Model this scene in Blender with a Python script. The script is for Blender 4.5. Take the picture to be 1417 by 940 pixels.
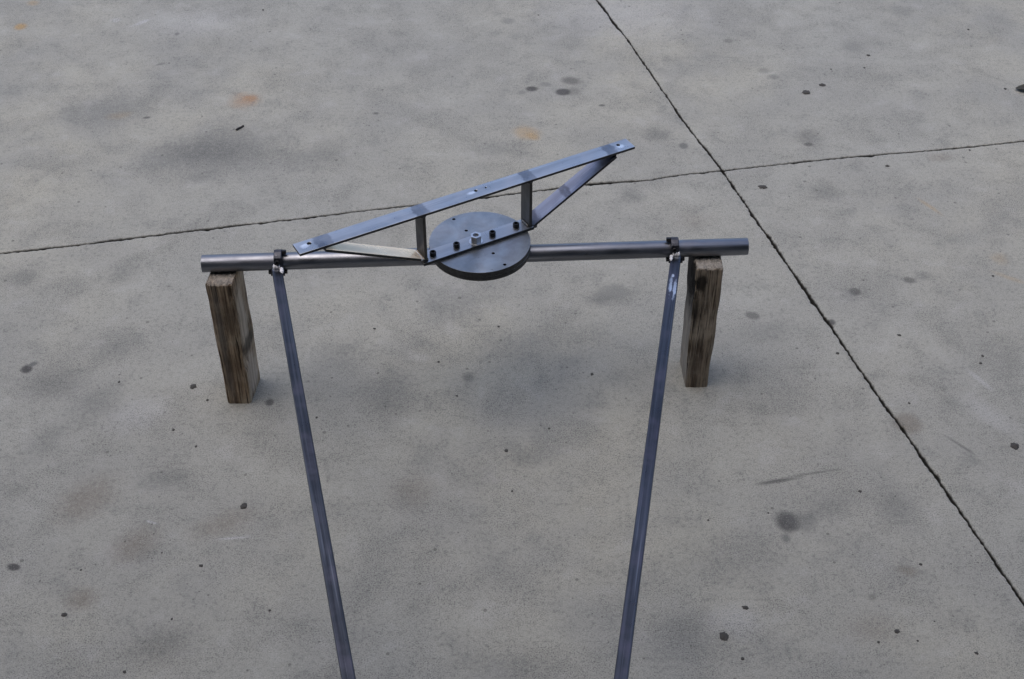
import bpy, bmesh, math, random
from mathutils import Vector, Matrix, noise
from mathutils.geometry import tessellate_polygon

R = math.radians
for o in list(bpy.data.objects):
    bpy.data.objects.remove(o)
sc = bpy.context.scene
col = sc.collection

# ------------------------------------------------------------------ camera
CAM_H, PITCH, FPX = 1.80, R(41), 1900.0          # metres, downward pitch, focal length in photo pixels
cam = bpy.data.cameras.new('camera')
cam.sensor_width = 36
cam.lens = FPX / 1417 * 36
cam.clip_start, cam.clip_end = 0.02, 3000
cam_o = bpy.data.objects.new('camera', cam)
cam_o.location = (0, 0, CAM_H)
cam_o.rotation_euler = (R(90) - PITCH, 0, 0)
col.objects.link(cam_o)
sc.camera = cam_o

# ------------------------------------------------------------------ sky, sun, exposure
SUN_EL, SUN_AZ = R(75), R(-98)                    # azimuth clockwise from +Y (away from the camera)
world = bpy.data.worlds.new('World')
sc.world = world
world.use_nodes = True
wn = world.node_tree
sky = wn.nodes.new('ShaderNodeTexSky')
sky.sky_type = 'NISHITA'
sky.sun_disc = False
sky.sun_elevation = SUN_EL
sky.sun_rotation = SUN_AZ
sky.air_density = 0.8
sky.dust_density = 2.5
sky.ozone_density = 1.0
bg = wn.nodes['Background']
bg.inputs['Strength'].default_value = 0.13
wn.links.new(sky.outputs[0], bg.inputs[0])

sun = bpy.data.lights.new('sun', 'SUN')
sun.energy = 0.5
sun.angle = R(56)
sun.color = (1.0, 0.92, 0.81)
sun_o = bpy.data.objects.new('sun', sun)
sdir = Vector((math.sin(SUN_AZ) * math.cos(SUN_EL), math.cos(SUN_AZ) * math.cos(SUN_EL), math.sin(SUN_EL)))
sun_o.rotation_euler = sdir.to_track_quat('Z', 'Y').to_euler()
sun_o.location = sdir * 20
col.objects.link(sun_o)

sc.view_settings.view_transform = 'Standard'
sc.view_settings.look = 'None'
sc.view_settings.gamma = 1.0
sc.view_settings.exposure = 0.96
sc.view_settings.use_curve_mapping = False
sc.render.engine = 'CYCLES'
sc.cycles.max_bounces = 5
sc.cycles.diffuse_bounces = 2
sc.cycles.glossy_bounces = 3

# ------------------------------------------------------------------ helpers
def G(u, v, z=0.0):
    """where the photograph's pixel (u, v) meets the level z: a place on the ground, in metres"""
    x, y = u - 708.5, 470 - v
    d = Vector((x, y * math.sin(PITCH) + FPX * math.cos(PITCH), y * math.cos(PITCH) - FPX * math.sin(PITCH)))
    t = (z - CAM_H) / d.z
    return Vector((d.x * t, d.y * t, z))

def tag(o, label=None, cat=None, group=None, kind=None):
    if label: o['label'] = label
    if cat: o['category'] = cat
    if group: o['group'] = group
    if kind: o['kind'] = kind
    return o

def empty(name, loc):
    o = bpy.data.objects.new(name, None)
    o.empty_display_size = 0.05
    o.location = loc
    col.objects.link(o)
    return o

def wloc(o):
    v = o.location.copy()
    while o.parent:
        o = o.parent
        v += o.location
    return v

def link(name, me, mat, parent=None, loc=(0, 0, 0), rot=(0, 0, 0), bevel=0, smooth=False, seg=2):
    """one mesh object; loc is in the world, also below a parent (parents are only moved, never turned)"""
    o = bpy.data.objects.new(name, me)
    if mat and not me.materials:
        me.materials.append(mat)
        if name in ('turntable_plate', 'mounting_strap', 'bolster_bar', 'brace'): cut_edges(me)
    o.rotation_euler = rot
    loc = Vector(loc)
    if parent:
        o.parent = parent
        o.matrix_parent_inverse = Matrix.Identity(4)
        if any(abs(a) > 1e-9 for a in parent.rotation_euler):
            pm = Matrix.LocRotScale(wloc(parent), parent.rotation_euler, None)
            o.matrix_basis = pm.inverted() @ Matrix.LocRotScale(loc, o.rotation_euler, None)
        else:
            o.location = loc - wloc(parent)
    else:
        o.location = loc
    if bevel:
        m = o.modifiers.new('bevel', 'BEVEL')
        m.width = bevel; m.segments = seg; m.limit_method = 'ANGLE'; m.angle_limit = R(35)
    if smooth:
        for p in me.polygons: p.use_smooth = True
    col.objects.link(o)
    return o

def mesh(name, verts, faces):
    me = bpy.data.meshes.new(name)
    me.from_pydata([tuple(v) for v in verts], [], faces)
    me.update()
    bm = bmesh.new(); bm.from_mesh(me)
    bmesh.ops.recalc_face_normals(bm, faces=bm.faces)
    bm.to_mesh(me); bm.free()
    return me

def plate(name, outer, holes, z0, z1):
    """flat plate with real drilled holes"""
    loops = [[Vector((x, y, 0)) for x, y in outer]] + [[Vector((x, y, 0)) for x, y in h] for h in holes]
    flat = [p for l in loops for p in l]
    n = len(flat)
    tris = tessellate_polygon(loops)
    vs = [(p.x, p.y, z1) for p in flat] + [(p.x, p.y, z0) for p in flat]
    fs = [tuple(t) for t in tris] + [tuple(i + n for i in reversed(t)) for t in tris]
    k = 0
    for l in loops:
        m = len(l)
        for i in range(m):
            a, b = k + i, k + (i + 1) % m
            fs.append((a, b, b + n, a + n))
        k += m
    return mesh(name, vs, fs)

def circ(cx, cy, r, n=20, ph=0.0):
    return [(cx + r * math.cos(ph + 2 * math.pi * i / n), cy + r * math.sin(ph + 2 * math.pi * i / n)) for i in range(n)]

def lathe(name, prof, n=32, closed=False):
    """turn (r, z) points about Z"""
    vs, fs = [], []
    m = len(prof)
    for i in range(n):
        a = 2 * math.pi * i / n
        for r, z in prof: vs.append((r * math.cos(a), r * math.sin(a), z))
    for i in range(n):
        for j in range(m if closed else m - 1):
            j2 = (j + 1) % m
            fs.append((i * m + j, ((i + 1) % n) * m + j, ((i + 1) % n) * m + j2, i * m + j2))
    if not closed:
        fs.append(tuple(i * m for i in range(n)))
        fs.append(tuple(i * m + m - 1 for i in reversed(range(n))))
    return mesh(name, vs, fs)

# ------------------------------------------------------------------ node helpers
class NT:
    def __init__(s, name):
        s.mat = bpy.data.materials.new(name); s.mat.use_nodes = True
        s.t = s.mat.node_tree; s.b = s.t.nodes['Principled BSDF']
        s.out = s.t.nodes['Material Output']
    def n(s, typ, **kw):
        nd = s.t.nodes.new(typ)
        for k, v in kw.items(): setattr(nd, k, v)
        return nd
    def l(s, a, b): s.t.links.new(a, b)
    def set(s, sock, v):
        if hasattr(v, 'is_output') or isinstance(v, bpy.types.NodeSocket): s.l(v, sock)
        else: sock.default_value = v
    def coord(s, which='Object', scale=(1, 1, 1), rot=(0, 0, 0), loc=(0, 0, 0)):
        c = s.n('ShaderNodeTexCoord'); m = s.n('ShaderNodeMapping')
        m.inputs['Scale'].default_value = scale; m.inputs['Rotation'].default_value = rot; m.inputs['Location'].default_value = loc
        s.l(c.outputs[which], m.inputs[0]); return m.outputs[0]
    def noise(s, vec, scale, detail=4, rough=0.55, dist=0.0):
        n = s.n('ShaderNodeTexNoise'); s.l(vec, n.inputs['Vector'])
        n.inputs['Scale'].default_value = scale; n.inputs['Detail'].default_value = detail
        n.inputs['Roughness'].default_value = rough; n.inputs['Distortion'].default_value = dist
        return n.outputs[0]
    def ramp(s, v, lo, hi, a=0.0, b=1.0, smooth=True):
        m = s.n('ShaderNodeMapRange'); m.interpolation_type = 'SMOOTHSTEP' if smooth else 'LINEAR'
        s.set(m.inputs[0], v); s.set(m.inputs[1], lo); s.set(m.inputs[2], hi); s.set(m.inputs[3], a); s.set(m.inputs[4], b)
        return m.outputs[0]
    def math(s, op, a, b=0.0, clamp=False):
        m = s.n('ShaderNodeMath', operation=op); m.use_clamp = clamp
        s.set(m.inputs[0], a); s.set(m.inputs[1], b); return m.outputs[0]
    def mix(s, f, a, b, blend='MIX'):
        m = s.n('ShaderNodeMix', data_type='RGBA', blend_type=blend)
        s.set(m.inputs[0], f)
        for sock, v in ((m.inputs[6], a), (m.inputs[7], b)):
            if isinstance(v, bpy.types.NodeSocket): s.l(v, sock)
            else: sock.default_value = (*v, 1) if len(v) == 3 else v
        return m.outputs[2]
    def bump(s, h, strength, dist, prev=None):
        b = s.n('ShaderNodeBump'); b.inputs['Strength'].default_value = strength; b.inputs['Distance'].default_value = dist
        s.l(h, b.inputs['Height'])
        if prev is not None: s.l(prev, b.inputs['Normal'])
        return b.outputs[0]
    def color(s, v): s.l(v, s.b.inputs['Base Color'])

# ------------------------------------------------------------------ concrete
def stain_group():
    g = bpy.data.node_groups.new('stain_mask', 'ShaderNodeTree')
    I = g.interface
    for nm, st in (('Vector', 'NodeSocketVector'), ('Center', 'NodeSocketVector'), ('Inverse', 'NodeSocketVector'),
                   ('Angle', 'NodeSocketFloat'), ('Edge', 'NodeSocketFloat'), ('Soft', 'NodeSocketFloat'), ('Amount', 'NodeSocketFloat')):
        I.new_socket(nm, in_out='INPUT', socket_type=st)
    I.new_socket('Mask', in_out='OUTPUT', socket_type='NodeSocketFloat')
    gi = g.nodes.new('NodeGroupInput'); go = g.nodes.new('NodeGroupOutput')
    def nd(t, **k):
        x = g.nodes.new(t)
        for a, b in k.items(): setattr(x, a, b)
        return x
    sub = nd('ShaderNodeVectorMath', operation='SUBTRACT'); g.links.new(gi.outputs[0], sub.inputs[0]); g.links.new(gi.outputs[1], sub.inputs[1])
    rot = nd('ShaderNodeVectorRotate', rotation_type='Z_AXIS'); g.links.new(sub.outputs[0], rot.inputs['Vector']); g.links.new(gi.outputs[3], rot.inputs['Angle'])
    mul = nd('ShaderNodeVectorMath', operation='MULTIPLY'); g.links.new(rot.outputs[0], mul.inputs[0]); g.links.new(gi.outputs[2], mul.inputs[1])
    ln = nd('ShaderNodeVectorMath', operation='LENGTH'); g.links.new(mul.outputs[0], ln.inputs[0])
    ad = nd('ShaderNodeMath', operation='ADD'); g.links.new(ln.outputs['Value'], ad.inputs[0]); g.links.new(gi.outputs[4], ad.inputs[1])
    hi = nd('ShaderNodeMath', operation='ADD'); hi.inputs[0].default_value = 1; g.links.new(gi.outputs[5], hi.inputs[1])
    lo = nd('ShaderNodeMath', operation='SUBTRACT'); lo.inputs[0].default_value = 1; g.links.new(gi.outputs[5], lo.inputs[1])
    mr = nd('ShaderNodeMapRange', interpolation_type='SMOOTHSTEP')
    g.links.new(ad.outputs[0], mr.inputs[0]); g.links.new(lo.outputs[0], mr.inputs[1]); g.links.new(hi.outputs[0], mr.inputs[2])
    g.links.new(gi.outputs[6], mr.inputs[3]); mr.inputs[4].default_value = 0
    g.links.new(mr.outputs[0], go.inputs[0])
    return g

GREY, OIL, RUST, OCHRE, DARK = (0.10, 0.103, 0.10), (0.055, 0.053, 0.052), (0.29, 0.165, 0.085), (0.34, 0.235, 0.115), (0.02, 0.02, 0.02)
BROWN, PALE = (0.15, 0.125, 0.10), (0.42, 0.42, 0.42)
# photo pixel u, v, half width, half height, tilt on screen, colour, amount, softness
STAINS_AND_SHADE = [
    # rust and ochre drips
    (339, 139, 17, 9, 0, RUST, 0.55, 0.7), (345, 136, 9, 4, 0, RUST, 0.6, 0.6), (28, 37, 8, 4, 0, OCHRE, 0.95, 0.5), (46, 4, 7, 3, 0, OCHRE, 0.5, 0.7),
    (729, 184, 15, 9, -25, OCHRE, 0.42, 0.5), (737, 189, 9, 4, -30, OCHRE, 0.45, 0.5), (165, 160, 14, 4, 8, OCHRE, 0.35, 0.8), (28, 50, 22, 10, 0, OCHRE, 0.15, 0.9),
    (1285, 285, 14, 2.2, -42, OCHRE, 0.4, 0.7), (1383, 358, 7, 8, -60, OCHRE, 0.28, 0.8), (1398, 385, 20, 2.5, -22, OCHRE, 0.3, 0.8),
    # oil drips and boot scuffs
    (790, 112, 12, 5, -10, OIL, 0.5, 0.5), (779, 127.5, 10, 4.5, 0, OIL, 0.75, 0.35), (795, 127, 11, 4.5, 0, OIL, 0.35, 0.6), (736, 123, 8, 3.2, 0, OIL, 0.75, 0.4),
    (755, 117, 9, 3, 0, GREY, 0.4, 0.6), (722, 128, 6, 3, 0, GREY, 0.4, 0.6), (702, 29, 8, 4, 0, GREY, 0.45, 0.6),
    (1090, 723, 15, 13, 0, OIL, 0.75, 0.42), (1105, 720, 22, 13, 0, GREY, 0.55, 0.7), (1088, 745, 6, 6, 0, GREY, 0.55, 0.5), (1145, 700, 26, 16, 10, GREY, 0.45, 0.9),
    (1240, 705, 24, 22, 0, GREY, 0.4, 0.9), (1183, 404, 8, 5, 0, OIL, 0.6, 0.4), (1176, 408, 11, 9, 0, GREY, 0.35, 0.8), (1258, 388, 8, 4, -10, OIL, 0.5, 0.5),
    (1278, 381, 10, 5, 0, GREY, 0.4, 0.8), (1042, 437, 10, 5, -14, OIL, 0.5, 0.4), (1120, 190, 16, 10, 0, OIL, 0.45, 0.8), (1119, 200, 6, 2.5, 0, OIL, 0.6, 0.5),
    (1140, 268, 20, 8, -10, GREY, 0.4, 0.9), (1178, 65, 14, 7, 0, GREY, 0.35, 0.7), (910, 186, 16, 9, 0, GREY, 0.45, 0.8), (946, 202, 6, 4, 0, GREY, 0.6, 0.4),
    (876, 272, 16, 8, 0, GREY, 0.4, 0.8), (1008, 57, 6, 3, 0, OIL, 0.45, 0.6), (1057, 98, 8, 3.5, 0, OIL, 0.35, 0.7), (1070, 107, 7, 3.5, 0, GREY, 0.5, 0.6),
    (1245, 15, 13, 6, 0, GREY, 0.35, 0.8), (1300, 218, 14, 5, 0, BROWN, 0.4, 0.8), (1256, 586, 17, 14, -35, BROWN, 0.45, 0.4), (1150, 446, 6, 4, 0, OIL, 0.7, 0.5),
    (373, 557, 6, 4.5, 0, OIL, 0.65, 0.4), (37, 511, 8, 5.5, 8, OIL, 0.85, 0.35), (46, 504, 5, 3, 30, GREY, 0.7, 0.5), (19, 785, 9, 4.5, -12, OIL, 0.8, 0.4),
    (648, 521, 7, 6, 0, OIL, 0.45, 0.6), (845, 408, 30, 12, 15, GREY, 0.55, 0.6), (1380, 335, 14, 6, 0, GREY, 0.25, 0.9),
    (1075, 666, 27, 2.6, 9, OIL, 0.75, 0.6), (1125, 655, 32, 1.4, 8, OIL, 0.5, 0.7), (1330, 617, 18, 1.8, -38, OIL, 0.55, 0.7), (1345, 635, 16, 5, -40, GREY, 0.25, 0.8),
    (1205, 870, 30, 16, 0, BROWN, 0.3, 0.9), (1255, 790, 13, 6, -8, BROWN, 0.5, 0.7), (1207, 827, 6, 4, 0, OIL, 0.4, 0.6),
    (203, 163, 5, 1.6, 5, OIL, 0.6, 0.5), (222, 89, 6, 1.4, 12, OIL, 0.5, 0.6), (520, 157, 4, 1.6, 0, OIL, 0.55, 0.5), (833, 146, 4, 1.6, 0, OIL, 0.6, 0.5), (245, 47, 3, 1.8, 10, OIL, 0.55, 0.5),
    # broad scuffed areas; the greys below the axle also paint its soft shadow
    (150, 155, 50, 18, 5, GREY, 0.40, 0.9), (310, 205, 62, 26, 8, GREY, 0.62, 0.9), (240, 215, 40, 16, 8, GREY, 0.4, 0.9), (275, 247, 26, 6, 8, GREY, 0.35, 0.8), (435, 215, 40, 14, 8, GREY, 0.4, 0.9),
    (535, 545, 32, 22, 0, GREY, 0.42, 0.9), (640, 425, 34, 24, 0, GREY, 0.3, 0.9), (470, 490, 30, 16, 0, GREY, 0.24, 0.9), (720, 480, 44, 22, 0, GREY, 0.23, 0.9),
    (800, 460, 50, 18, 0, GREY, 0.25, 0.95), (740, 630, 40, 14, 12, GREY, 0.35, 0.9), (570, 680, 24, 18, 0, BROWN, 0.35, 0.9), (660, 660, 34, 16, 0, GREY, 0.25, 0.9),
    (120, 690, 34, 22, 40, BROWN, 0.55, 0.9), (185, 755, 26, 18, 40, BROWN, 0.55, 0.9), (112, 828, 18, 13, 0, BROWN, 0.6, 0.8), (225, 895, 42, 24, 0, OIL, 0.3, 0.9), (225, 665, 30, 12, 0, GREY, 0.45, 0.9),
    (310, 725, 34, 14, 20, BROWN, 0.45, 0.9), (75, 535, 36, 18, 10, GREY, 0.4, 0.9), (130, 560, 24, 22, 50, GREY, 0.4, 0.9), (60, 610, 30, 16, 50, GREY, 0.35, 0.9), (30, 386, 20, 10, 0, GREY, 0.4, 0.8),
    (170, 375, 18, 16, 0, GREY, 0.3, 0.9), (160, 480, 20, 14, 40, GREY, 0.35, 0.9), (1010, 775, 60, 30, 0, GREY, 0.3, 0.95), (955, 880, 40, 30, 0, GREY, 0.35, 0.9), (1060, 460, 36, 12, 5, GREY, 0.28, 0.9),
    (1380, 490, 40, 30, 0, GREY, 0.3, 0.95), (1050, 600, 46, 24, 0, BROWN, 0.22, 0.95), (640, 130, 46, 20, 0, GREY, 0.22, 0.95), (690, 205, 40, 10, 0, GREY, 0.35, 0.9), (700, 925, 60, 20, 0, GREY, 0.35, 0.9),
    (560, 130, 50, 20, 0, BROWN, 0.16, 0.95), (1150, 250, 60, 30, 0, BROWN, 0.16, 0.95), (960, 305, 24, 10, 0, BROWN, 0.25, 0.9), (780, 575, 70, 30, 0, BROWN, 0.18, 0.95),
    # pale worn patches
    (1020, 860, 30, 18, 0, PALE, 0.3, 0.9), (190, 575, 20, 30, -45, PALE, 0.3, 0.9), (320, 745, 20, 2, 5, PALE, 0.5, 0.7), (980, 700, 24, 26, 0, PALE, 0.22, 0.95), (270, 30, 60, 16, 0, PALE, 0.25, 0.95),
    (860, 20, 90, 24, 0, PALE, 0.3, 0.95), (197, 31, 3, 7, -25, PALE, 0.5, 0.6), (160, 28, 6, 3, 0, PALE, 0.4, 0.7), (1370, 575, 30, 12, -40, PALE, 0.25, 0.9), (210, 723, 7, 1.5, -15, PALE, 0.6, 0.6), (1355, 525, 18, 3, -48, PALE, 0.35, 0.8),
]

def concrete_material(inside):
    m = NT('weathered_concrete')
    v = m.coord('Object')
    geo = m.n('ShaderNodeNewGeometry').outputs['Position']
    v = geo
    big = m.noise(v, 0.9, 3, 0.5)
    mid = m.noise(v, 4.2, 3, 0.6)
    blot = m.noise(v, 14, 4, 0.62, 0.2)
    fine = m.noise(v, 120, 4, 0.7)
    grain = m.noise(v, 420, 2, 0.7)
    mp = m.n('ShaderNodeMapping'); mp.inputs['Scale'].default_value = (24, 90, 60); mp.inputs['Rotation'].default_value = (0, 0, R(-6)); m.l(v, mp.inputs[0])
    trowel = m.noise(mp.outputs[0], 1.0, 3, 0.62)
    # base tone, faint warm / cool drift
    c = m.mix(m.ramp(big, 0.3, 0.7), (0.283, 0.284, 0.258), (0.332, 0.321, 0.268))
    c = m.mix(m.ramp(mid, 0.32, 0.72), c, (0.258, 0.257, 0.232))
    c = m.mix(m.ramp(blot, 0.5, 0.76, 0, 0.5), c, (0.18, 0.182, 0.17))
    patch = m.noise(v, 6.5, 4, 0.68, 0.6)
    c = m.mix(m.ramp(patch, 0.48, 0.74, 0, 0.3), c, (0.168, 0.167, 0.15))
    c = m.mix(m.ramp(blot, 0.25, 0.45, 0.28, 0), c, (0.40, 0.39, 0.37))
    edge = m.math('MULTIPLY', m.math('SUBTRACT', m.noise(v, 32, 4, 0.65), 0.5), 1.5)
    grp = bpy.data.node_groups.get('stain_mask') or stain_group()
    crisp = m.math('MULTIPLY', edge, 0.4)
    mott = m.ramp(fine, 0.2, 0.62, 0.35, 1.15)
    for u, w, a, b, ang, colr, amt, soft in STAINS_AND_SHADE:
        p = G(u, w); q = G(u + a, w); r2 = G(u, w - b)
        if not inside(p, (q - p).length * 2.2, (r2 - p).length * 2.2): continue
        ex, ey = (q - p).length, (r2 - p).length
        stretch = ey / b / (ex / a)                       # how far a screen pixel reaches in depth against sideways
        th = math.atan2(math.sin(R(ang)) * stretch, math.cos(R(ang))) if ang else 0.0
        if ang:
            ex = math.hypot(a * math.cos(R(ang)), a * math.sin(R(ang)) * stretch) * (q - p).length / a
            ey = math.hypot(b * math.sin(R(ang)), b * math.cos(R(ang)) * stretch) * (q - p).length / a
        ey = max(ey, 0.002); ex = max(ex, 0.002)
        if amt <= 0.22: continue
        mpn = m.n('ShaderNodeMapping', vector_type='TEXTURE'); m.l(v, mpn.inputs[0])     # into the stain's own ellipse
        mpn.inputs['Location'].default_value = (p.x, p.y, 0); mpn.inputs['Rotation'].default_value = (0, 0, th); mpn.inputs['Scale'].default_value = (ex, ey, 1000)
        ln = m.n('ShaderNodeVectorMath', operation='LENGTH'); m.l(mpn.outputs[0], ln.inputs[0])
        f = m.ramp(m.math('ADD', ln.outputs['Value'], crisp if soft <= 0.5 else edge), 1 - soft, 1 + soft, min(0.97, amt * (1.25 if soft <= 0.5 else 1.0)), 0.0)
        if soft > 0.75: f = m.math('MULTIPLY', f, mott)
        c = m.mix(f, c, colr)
    # trowel streaks, sand grain, pits
    c = m.mix(m.ramp(trowel, 0.5, 0.8, 0, 0.12), c, (0.17, 0.168, 0.16))
    c = m.mix(m.math('MULTIPLY', m.ramp(fine, 0.46, 0.72, 0, 0.75), m.ramp(blot, 0.3, 0.66, 0.35, 1.0)), c, (0.14, 0.14, 0.13))
    c = m.mix(m.math('MULTIPLY', m.ramp(grain, 0.5, 0.66, 0, 0.85), m.ramp(patch, 0.32, 0.66, 0.35, 1.0)), c, (0.08, 0.08, 0.072))
    c = m.mix(m.ramp(grain, 0.28, 0.44, 0.34, 0), c, (0.52, 0.52, 0.465))
    vo = m.n('ShaderNodeTexVoronoi'); vo.inputs['Scale'].default_value = 46; m.l(v, vo.inputs['Vector'])
    sep = m.n('ShaderNodeSeparateColor'); m.l(vo.outputs['Color'], sep.inputs[0])
    wob = m.math('MULTIPLY', m.math('SUBTRACT', grain, 0.5), 0.10)
    dist = m.math('ADD', vo.outputs['Distance'], wob)
    rad = m.ramp(sep.outputs[0], 0.82, 1.0, 0.0, 0.17, smooth=False)
    pit = m.math('MULTIPLY', m.math('LESS_THAN', dist, rad), m.math('GREATER_THAN', sep.outputs[0], 0.84))
    c = m.mix(m.math('MULTIPLY', pit, 0.5), c, (0.045, 0.043, 0.04))
    vo2 = m.n('ShaderNodeTexVoronoi'); vo2.inputs['Scale'].default_value = 130; m.l(v, vo2.inputs['Vector'])
    sep2 = m.n('ShaderNodeSeparateColor'); m.l(vo2.outputs['Color'], sep2.inputs[0])
    rad2 = m.ramp(sep2.outputs[0], 0.8, 1.0, 0.0, 0.26, smooth=False)
    pit2 = m.math('MULTIPLY', m.math('LESS_THAN', m.math('ADD', vo2.outputs['Distance'], wob), rad2), m.ramp(mid, 0.4, 0.62, 0.15, 1.0))
    c = m.mix(m.math('MULTIPLY', pit2, 0.55), c, (0.05, 0.048, 0.045))
    zz = m.n('ShaderNodeSeparateXYZ'); m.l(v, zz.inputs[0])
    c = m.mix(m.ramp(m.math('ADD', zz.outputs[2], m.math('MULTIPLY', m.math('SUBTRACT', fine, 0.5), 0.003)), -0.0036, -0.0008, 0.95, 0.0), c, (0.034, 0.032, 0.028))   # dirt packed into the joints
    m.color(c)
    m.l(m.ramp(blot, 0.3, 0.7, 0.78, 0.92), m.b.inputs['Roughness'])
    m.b.inputs['Specular IOR Level'].default_value = 0.25
    n3 = m.bump(m.math('ADD', fine, m.math('MULTIPLY', grain, 0.6)), 0.55, 0.0013)
    m.l(n3, m.b.inputs['Normal'])
    return m.mat

def soil_material():
    m = NT('joint_dirt'); v = m.n('ShaderNodeNewGeometry').outputs['Position']
    c = m.mix(m.noise(v, 60, 6, 0.7), (0.014, 0.013, 0.012), (0.05, 0.046, 0.04))
    m.color(c); m.b.inputs['Roughness'].default_value = 0.95
    m.l(m.bump(m.noise(v, 90, 5), 0.8, 0.004), m.b.inputs['Normal'])
    return m.mat
SOIL = soil_material()

# ------------------------------------------------------------------ ground: dirt bed with four cast slabs
GR = mesh('ground', [(-250, -250, -0.016), (250, -250, -0.016), (250, 250, -0.016), (-250, 250, -0.016)], [(0, 1, 2, 3)])
ground = tag(link('ground', GR, SOIL), kind='structure')

def resample(pts, step):
    out = []
    for a, b in zip(pts, pts[1:]):
        n = max(1, int((b - a).length / step))
        out += [a.lerp(b, i / n) for i in range(n)]
    return out + [pts[-1]]

def chain(px, far_a, far_b):
    p = [G(*q).to_2d() for q in px]
    a = p[0] + (p[0] - p[2]).normalized() * far_a
    b = p[-1] + (p[-1] - p[-3]).normalized() * far_b
    return a, p, b
CR = G(999.7, 236).to_2d()
j1_up = [(999.7, 236), (958, 183), (941.7, 161), (904, 106), (867, 52.5), (826, 0)]
j1_dn = [(999.7, 236), (1063, 328), (1105.6, 389), (1142, 440.5), (1188, 508), (1229, 566), (1281, 639), (1337, 719), (1377.7, 778), (1416.4, 833.6)]
j2_lt = [(999.7, 236), (940, 242), (900, 249), (802, 256), (760, 262), (676, 272), (590, 282), (480, 294), (412, 303), (355, 309), (274, 318), (177, 330), (115, 338), (0, 350.4)]
j2_rt = [(999.7, 236), (1108.5, 224), (1200, 215), (1291, 208), (1355, 202), (1417, 195)]
def arm(px, far):
    p = [G(*q).to_2d() for q in px]
    p.append(p[-1] + (p[-1] - p[len(p) // 2]).normalized() * far)
    near = resample(p[:-1], 0.003)
    return near + resample([p[-2], p[-1]], 0.4)[1:]
ARMS = dict(up=arm(j1_up, 26), dn=arm(j1_dn, 22), lt=arm(j2_lt, 26), rt=arm(j2_rt, 26))

def edge_of(arm_pts, side, seed, half, rough):
    """the arris of a slab along a joint: side = +1 to the left of the walking direction"""
    out = []
    n = len(arm_pts)
    for i, p in enumerate(arm_pts):
        t = (arm_pts[min(i + 1, n - 1)] - arm_pts[max(i - 1, 0)]).normalized()
        nrm = Vector((-t.y, t.x)) * side
        q = Vector((p.x * 1.0, p.y * 1.0, seed))
        wander = noise.noise(Vector((p.x * 14, p.y * 14, 3.3))) * rough * 0.9
        h = half * (0.85 + 0.7 * max(0, noise.noise(Vector((p.x * 3.1, p.y * 3.1, 7)))))
        chip = max(0, noise.noise(q * 34) - 0.1) * rough * 2.6 + max(0, noise.noise(q * 9 + Vector((5, 2, 0))) - 0.34) * rough * 9 + noise.noise(q * 130) * rough * 1.5 + max(0, noise.noise(q * 60) - 0.05) * rough * 2.2
        out.append((p + nrm * (h + chip) + Vector((-t.y, t.x)) * wander, nrm, chip))
    return out

def slab(a, b, seed, wa, wb):
    """slab between arm a (walked outwards) and arm b, counter-clockwise from a to b"""
    ea = edge_of(ARMS[a], +1, seed, *wa)
    eb = edge_of(ARMS[b], -1, seed + 1, *wb)
    k = 2
    far = ea[-1][0] + eb[-1][0] - CR
    pts = [e for e in reversed(ea[k:])] + [((ea[k][0] + eb[k][0]) / 2, (ea[k][1] + eb[k][1]).normalized(), 0.001)] + eb[k:]
    far_pt = (far, None, 0)
    vs, fs = [], []
    rings = []
    for inset, z in ((0.0, -0.04), (0.0, -0.0035), (0.0016, -0.0008), (0.0045, 0.0)):
        ring = []
        for p, nrm, chip in pts:
            ii = inset * (1 + chip * 260) if inset else 0
            ring.append(len(vs)); q = p + nrm * ii; vs.append((q.x, q.y, z))
        ring.append(len(vs)); vs.append((far.x, far.y, z))
        rings.append(ring)
    for r0, r1 in zip(rings, rings[1:]):
        m = len(r0)
        for i in range(m): fs.append((r0[i], r0[(i + 1) % m], r1[(i + 1) % m], r1[i]))
    top = rings[-1]
    tris = tessellate_polygon([[Vector(vs[i]) for i in top]])
    fs += [tuple(top[i] for i in t) for t in tris]
    me = mesh('concrete_slab', vs, fs)
    poly = [p[0] for p in pts[::8]] + [far]
    def hit(x, y):
        c = False
        for p, q in zip(poly, poly[1:] + poly[:1]):
            if (p.y > y) != (q.y > y) and x < (q.x - p.x) * (y - p.y) / (q.y - p.y) + p.x: c = not c
        return c
    def inside(p, rx, ry):
        return any(hit(p.x + rx * dx, p.y + ry * dy) for dx, dy in ((0, 0), (1, 0), (-1, 0), (0, 1), (0, -1)))
    return link('concrete_slab', me, concrete_material(inside), ground)
W1, W2 = (0.0013, 0.0010), (0.0013, 0.0011)
W1n = (0.0016, 0.0012)
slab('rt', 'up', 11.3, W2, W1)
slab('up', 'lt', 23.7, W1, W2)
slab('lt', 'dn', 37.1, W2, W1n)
slab('dn', 'rt', 51.9, W1n, W2)

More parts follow.
